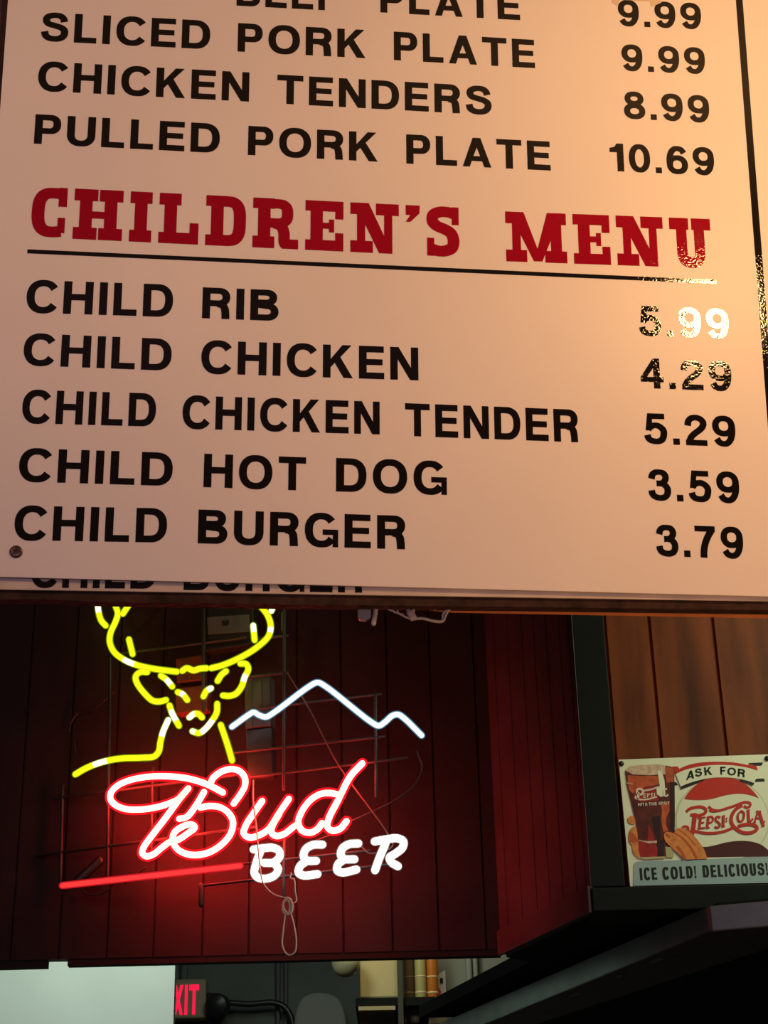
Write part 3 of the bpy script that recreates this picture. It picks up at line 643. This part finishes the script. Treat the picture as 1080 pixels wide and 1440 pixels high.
for t, x0, x1, yb in (('HITS', 315, 425, 712), ('THE', 440, 540, 706), ('SPOT', 560, 690, 698)):
    a, b, c = sxz(sl([(x0, yb)])[0]), sxz(sl([(x1, yb-5)])[0]), sxz(sl([(x0, yb-36)])[0])
    set_word(mb, t, s3(.0023), a, b, c[1]-a[1], (0, -1, 0), .0003)
mb.build('glass_lettering', mat('sign_pale_ink', lin(222, 204, 182), .45), gl)
mb = MB()
sp(mb, sl(catmull([(190,860),(215,830),(260,828),(280,920),(240,925),(200,900)], 3)), .0010, .0016); mb.build('painted_fingertip', [m_skin, m_skin2], soda)
mb = MB(); sp(mb, sl(catmull([(275,940),(225,985),(205,1070),(215,1140),(240,1170),(250,1230),(275,1290),(330,1320),(345,1290),(330,1150),(305,970)], 3)), .0010, .0016)
sp(mb, sl([(215,1010),(270,1040),(320,1110),(315,1130),(250,1150),(215,1130)]), .0016, .0018, 1); mb.build('painted_fingers', [m_skin, m_skin2], soda); mb = MB(); sp(mb, sl(catmull([(750,1060),(762,985),(830,965),(930,1015),(1020,1105),(1100,1220),(1142,1335)], 3) + [(960,1342)]), .0022, .0026)
def hst(L, w_, k):
    for q in stroke(catmull(L, 4), w_, w_): mb.prism([hy(*sl([p])[0], SY-k) for p in q], (0, -.0002, 0), 1)
hst([(740,1030),(850,1100),(950,1215),(1015,1335)], 34, .0026); hst([(800,990),(900,1060),(1000,1180)], 12, .0026)
sp(mb, sl(catmull([(622,1062),(640,1020),(695,1018),(785,1062),(880,1150),(950,1250),(985,1340)], 3) + catmull([(905,1345),(850,1322),(790,1262),(705,1192),(640,1125),(622,1062)], 3)[:-1]), .0028, .0032)
hst([(645,1045),(668,1058),(690,1085)], 30, .0032); hst([(775,1185),(835,1255),(872,1335)], 36, .0032); hst([(720,1120),(760,1105)], 10, .0032)
hb = mb.build('painted_hand', [m_skin, m_skin2], soda)
mb = MB(); sp(mb, sl([(640,1190),(700,1200),(740,1270),(740,1320),(650,1320)]), .0018, .0022); sp(mb, sl([(300,1318),(640,1308),(640,1330),(400,1345)]), .0018, .0022); mb.build('glass_base', mat('sign_glass_pale', lin(178, 168, 116), .45), gl)
for x, y in ((873.9, 1074), (1079, 1066.5)):
    mb = MB(); mb.rot(hy(x, y, SY), (0, -1, 0), [(0, .0055), (.002, .0055), (.0045, .003), (.005, .001)], 16); mb.build('nail', m_nail, soda, smooth=True)

# ================================================================== EXIT SIGN AND FAR WALL
EY = 7.95
ex = thing('exit_sign', 'lit red exit sign on the far wall, half hidden by the white partition', 'exit sign', hy(235, 1434, EY))
def ybox(mb, x0, y0, x1, y1, Y, d, mi=0):
    a = hy(x0, y1, Y); b = hy(x1, y0, Y); mb.box((a[0], Y, a[2]), (b[0], Y+d, b[2]), mi)
mb = MB(); ybox(mb, 180, 1376, 290, 1434, EY, .09); mb.build('housing', mat('exit_housing', (.20, .17, .11), .6), ex, bevel=.008)
mb = MB(); e_exit = emit('exit_letters', (1.0, .012, .065), 1.15)
a, b, c = hy(228, 1428, EY), hy(279, 1428, EY), hy(228, 1386, EY)
set_word(mb, 'EXIT', lambda q: np.array([q[0], EY-.001, q[1]]), (a[0], a[2]), (b[0], a[2]+.001), c[2]-a[2], (0, -1, 0), .002, track=.14)
mb.build('lettering', e_exit, ex)
em = thing('emergency_light', 'dark round lamp head beside the exit sign on the far wall', 'emergency light', hy(310, 1424, EY))
mb = MB(); q = hy(312, 1410, EY); mb.rot(q+np.array([0, .05, 0]), (-.2, -1, -.2), [(0, .035), (.03, .045), (.10, .052), (.11, .046)], 20); mb.build('lamp_head', m_blackbox, em, smooth=True)
mb = MB(); mb.tube([hy(294, 1400, EY+.04), hy(312, 1404, EY+.05)], .014, 8); mb.build('arm', m_blackbox, em)
mb = MB(); mb.tube(catmull([hy(*p, 8.0) for p in ((322,1410),(350,1412),(385,1410),(402,1418),(412,1440),(414,1480))], 6), .014, 8)
tag(mb.build('conduit', m_blackbox, smooth=True), 'dark flexible conduit curving away from the emergency light', 'conduit')
for x, lb, w_ in ((391, 'dark vertical pipe on far wall right of the exit sign, left of two', 3.5), (402, 'dark vertical pipe on far wall right of the exit sign, right of two', 3.0), (258, 'grey vertical pipe rising behind the exit sign', 5)):
    mb = MB(); p = hy(x, 1400, 8.05 if x > 300 else 8.062); mb.tube([(p[0], p[1], .05), (p[0], p[1], ZC-.02)], w_*.0032 if x > 300 else .016, 10); tag(mb.build('pipe', m_wallfar if x < 300 else mat('dark_pipe', (.045, .05, .047), .6), smooth=True), lb, 'pipe')
mb = MB(); P = [hy(*p, 7.9) for p in catmull([(414,1480),(415,1425),(424,1404),(440,1396),(462,1397),(476,1404),(486,1430),(488,1480)], 4)]; mb.prism(P, (0, .16, 0))
tag(mb.build('wall_cover', mat('pale_grey_cover', (.15, .165, .16), .7), bevel=.01), 'pale grey rounded cover on the far wall left of the stocked shelf', 'cover')

# ================================================================== STORE SHELF
KY = 6.0
a = hy(500, 1404, KY); b = hy(612, 1413, KY); c_ = hy(612, 1444, KY)
sh = thing('wall_shelf', 'dark kitchen shelf with a cream front edge, under the cream carton', 'shelf', (a[0], KY, b[2]))
mb = MB(); mb.box((a[0], KY, b[2]), (b[0], KY+.40, a[2])); mb.build('shelf_board', m_under, sh)
mb = MB(); ybox(mb, 504, 1413.5, 556, 1421, KY, .40); mb.build('shelf_edge', mat('cream_shelf_edge', lin(188, 172, 128), .6), sh)
mb = MB(); mb.box((a[0], KY, c_[2]-.02), (hy(640, 1440, KY)[0], KY+.40, c_[2])); tag(mb.build('lower_shelf', m_under), 'dark lower shelf carrying the dull brown box and sack', 'shelf')
mb = MB(); p = hy(563, 1400, KY); mb.box((p[0]-.009, KY-.02, 0), (p[0]+.009, KY, 3.3)); tag(mb.build('shelf_post', mat('olive_post', (.05, .048, .03), .6)), 'thin olive post standing in front of the shelf, right of the cream carton', 'post')
zsh = a[2]
a = hy(506, 1404, KY); b = hy(560.5, 1340, KY)
mb = MB(); mb.box((a[0], KY+.01, zsh+.001), (b[0], KY+.33, b[2]+.05)); tag(mb.build('carton', mat('cream_carton', lin(206, 190, 140), .6, noise=(4, .08)), bevel=.006), 'cream carton standing on the dark shelf', 'carton')
def can(x0, x1, name, lb, m, cat, Y, ztop, bands=None):
    a = hy(x0, 1400, Y); b = hy(x1, 1400, Y); r = (b[0]-a[0])/2; c = ((a[0]+b[0])/2, Y+r)
    t = thing(name, lb, cat, (c[0], c[1], zsh+.001)); mb = MB(); mb.rot((c[0], c[1], zsh+.001), (0, 0, 1), [(0, r*.94), (.006, r), (ztop-.02, r), (ztop, r*.8), (ztop+.004, r*.6)], 24); mb.build('body', m, t, smooth=True)
    mb = MB(); mb.rot((c[0], c[1], zsh+.022), (0, 0, 1), [(0, r*.98), (.002, r*1.03), (.006, r*1.03), (.008, r*.98)], 24); mb.build('band', bands, t, smooth=True); mb = MB(); mb.rot((c[0], c[1], zsh+.075), (0, 0, 1), [(0, r*.98), (.002, r*1.03), (.005, r*1.03), (.007, r*.98)], 24); mb.build('band', bands, t, smooth=True)
m_band = mat('pale_band', (.7, .58, .36), .4)
can(584, 600, 'canister', 'pale green canister on the shelf beside the amber bottle', mat('pale_green_can', lin(178, 172, 116), .4), 'canister', KY+.05, .26, m_band)
can(600.5, 617, 'bottle', 'amber orange bottle at the right end of the shelf', mat('amber_bottle', lin(190, 112, 40), .3), 'bottle', KY+.06, .28, m_band)
can(569, 583, 'canister', 'dark brown canister behind the shelf post', mat('brown_can', lin(88, 70, 44), .5), 'canister', KY+.06, .27, mat('brown_band', lin(110, 90, 60), .5))
p = hy(486, 1354, KY-.10); gb = thing('globe_lamp', 'small cream globe lamp hanging left of the cream carton', 'lamp', (p[0], KY-.10, p[2]-.045))
mb = MB(); mb.rot((p[0], KY-.10, p[2]-.045), (0, 0, 1), [(0, .012), (.006, .026), (.020, .040), (.042, .046), (.068, .042), (.09, .028), (.10, .018)], 24); mb.build('globe', mat('cream_globe', lin(206, 194, 150), .5, noise=(8, .1)), gb, smooth=True)
mb = MB(); mb.tube([(p[0], KY-.10, p[2]+.05), (p[0], KY-.10, ZC)], .006, 8, cap=False); mb.build('stem', m_blackbox, gb, smooth=True)
mb = MB(); ybox(mb, 569, 1414, 590, 1440, KY+.05, .2); o = mb.build('crate', mat('brown_crate', lin(96, 84, 62), .7, noise=(20, .4)), bevel=.012); tag(o, 'dull brown box under the shelf beside the post', 'box')
mb = MB(); P = [hy(*p, KY+.02) for p in ((604,1416),(618,1412),(632,1436),(630,1441.5),(602,1442))]; mb.prism(P, (0, .2, 0)); tag(mb.build('sack', mat('brown_sack', lin(92, 78, 56), .8, noise=(20, .4)), bevel=.012), 'dull brown sack under the shelf beside the steel hood', 'sack')
# grey wall details
mb = MB(); P = [hy(*p, 6.17) for p in ((614.5,1371),(626,1364),(628,1409),(616.5,1412.5))]; mb.prism(P, (0, .004, 0))
tg = thing('tag_card', 'white tag card with a red mark on the grey wall edge', 'tag', hy(621, 1390, 6.17)); mb.build('card', mat('card_white', (.55, .57, .56), .6), tg)
mb = MB(); P = [hy(*p, 6.169) for p in ((614.8,1385),(620,1394),(620,1401),(616,1402))]; mb.prism(P, (0, -.002, 0)); mb.build('red_mark', emit('x', (.1, .1, .1)) if 0 else mat('pink_mark', lin(235, 50, 80), .5), tg)
mb = MB(); P = [hy(*p, 6.169) for p in ((618.5,1376),(622.5,1375),(623,1382),(619,1383))]; mb.prism(P, (0, -.002, 0)); mb.build('print_mark', m_blackbox, tg)
mb = MB(); p = hy(670, 1390, 6.17); mb.tube([(p[0], 6.17, hy(668, 1397, 6.17)[2]), (p[0], 6.17, ZC-.02)], .009, 10); mb.tube([(p[0]-.022, 6.185, hy(668, 1397, 6.17)[2]), (p[0]-.022, 6.185, ZC-.02)], .012, 10)
tag(mb.build('pipe', mat('grey_pipe', (.24, .27, .26), .5), smooth=True), 'grey twin pipe running down the grey wall above the hood', 'pipe')

# ================================================================== STEEL HOOD
HZ = 2.25
h0 = hz(640, 1457.5, HZ); h1 = hz(1002, 1309, HZ); h2 = hz(1085, 1302, HZ)
dh = (h1-h0)/np.linalg.norm(h1-h0); far = h0-dh*.25; rt = h1+(h2-h1)/np.linalg.norm(h2-h1)*1.2
hood = thing('range_hood', 'stainless steel hood edge hanging below the black ledge', 'hood', (h1[0], h1[1], HZ))
nh = np.array([-dh[1], dh[0], 0]); nh = nh if nh[0] > 0 else -nh
nr = np.array([(h2-h1)[1], -(h2-h1)[0], 0]); nr /= np.linalg.norm(nr); nr = nr if nr[1] > 0 else -nr
up = np.array([0, 0, .048])
mb = MB(); mb.prism([far, h1, h1+up, far+up], nh*.012); mb.build('side_panel', m_steel, hood, bevel=.001)
mb = MB(); mb.prism([h1, rt, rt+up, h1+up], nr*.012); mb.build('front_panel', m_steel, hood, bevel=.001)
i0, i1 = hz(780, 1431, HZ), hz(1080, 1333, HZ); di = (i1-i0)/np.linalg.norm(i1-i0)
ii = i0-di*.9; ij = i1+di*.1
mb = MB(); mb.prism([far+(0,0,-.001), h1+(0,0,-.001), rt+(0,0,-.001), rt+nr*.16+(0,0,-.001), ij+(0,0,-.001), ii+(0,0,-.001)], (0, 0, .003)); lp = mb.build('lip', m_lip, hood)
mb = MB(); mb.prism([far+nh*.02+up*1.0, h1+nh*.02+up*1.0, rt+up*1.0, rt+np.array([0, 1.0, .048]), far+np.array([1.5, .3, .048])], (0, 0, .008)); mb.build('top_panel', m_under, hood)
for x, y in ((805, 1398), (920, 1350), (868, 1372)):
    mb = MB(); q = hz(x, y, HZ-.001); s_ = .018 if x != 868 else .008
    mb.prism([q-dh*s_, q+dh*s_, q+dh*s_+nh*.008, q-dh*s_+nh*.008], (0, 0, -.003)); mb.build('clip', m_plate, hood)
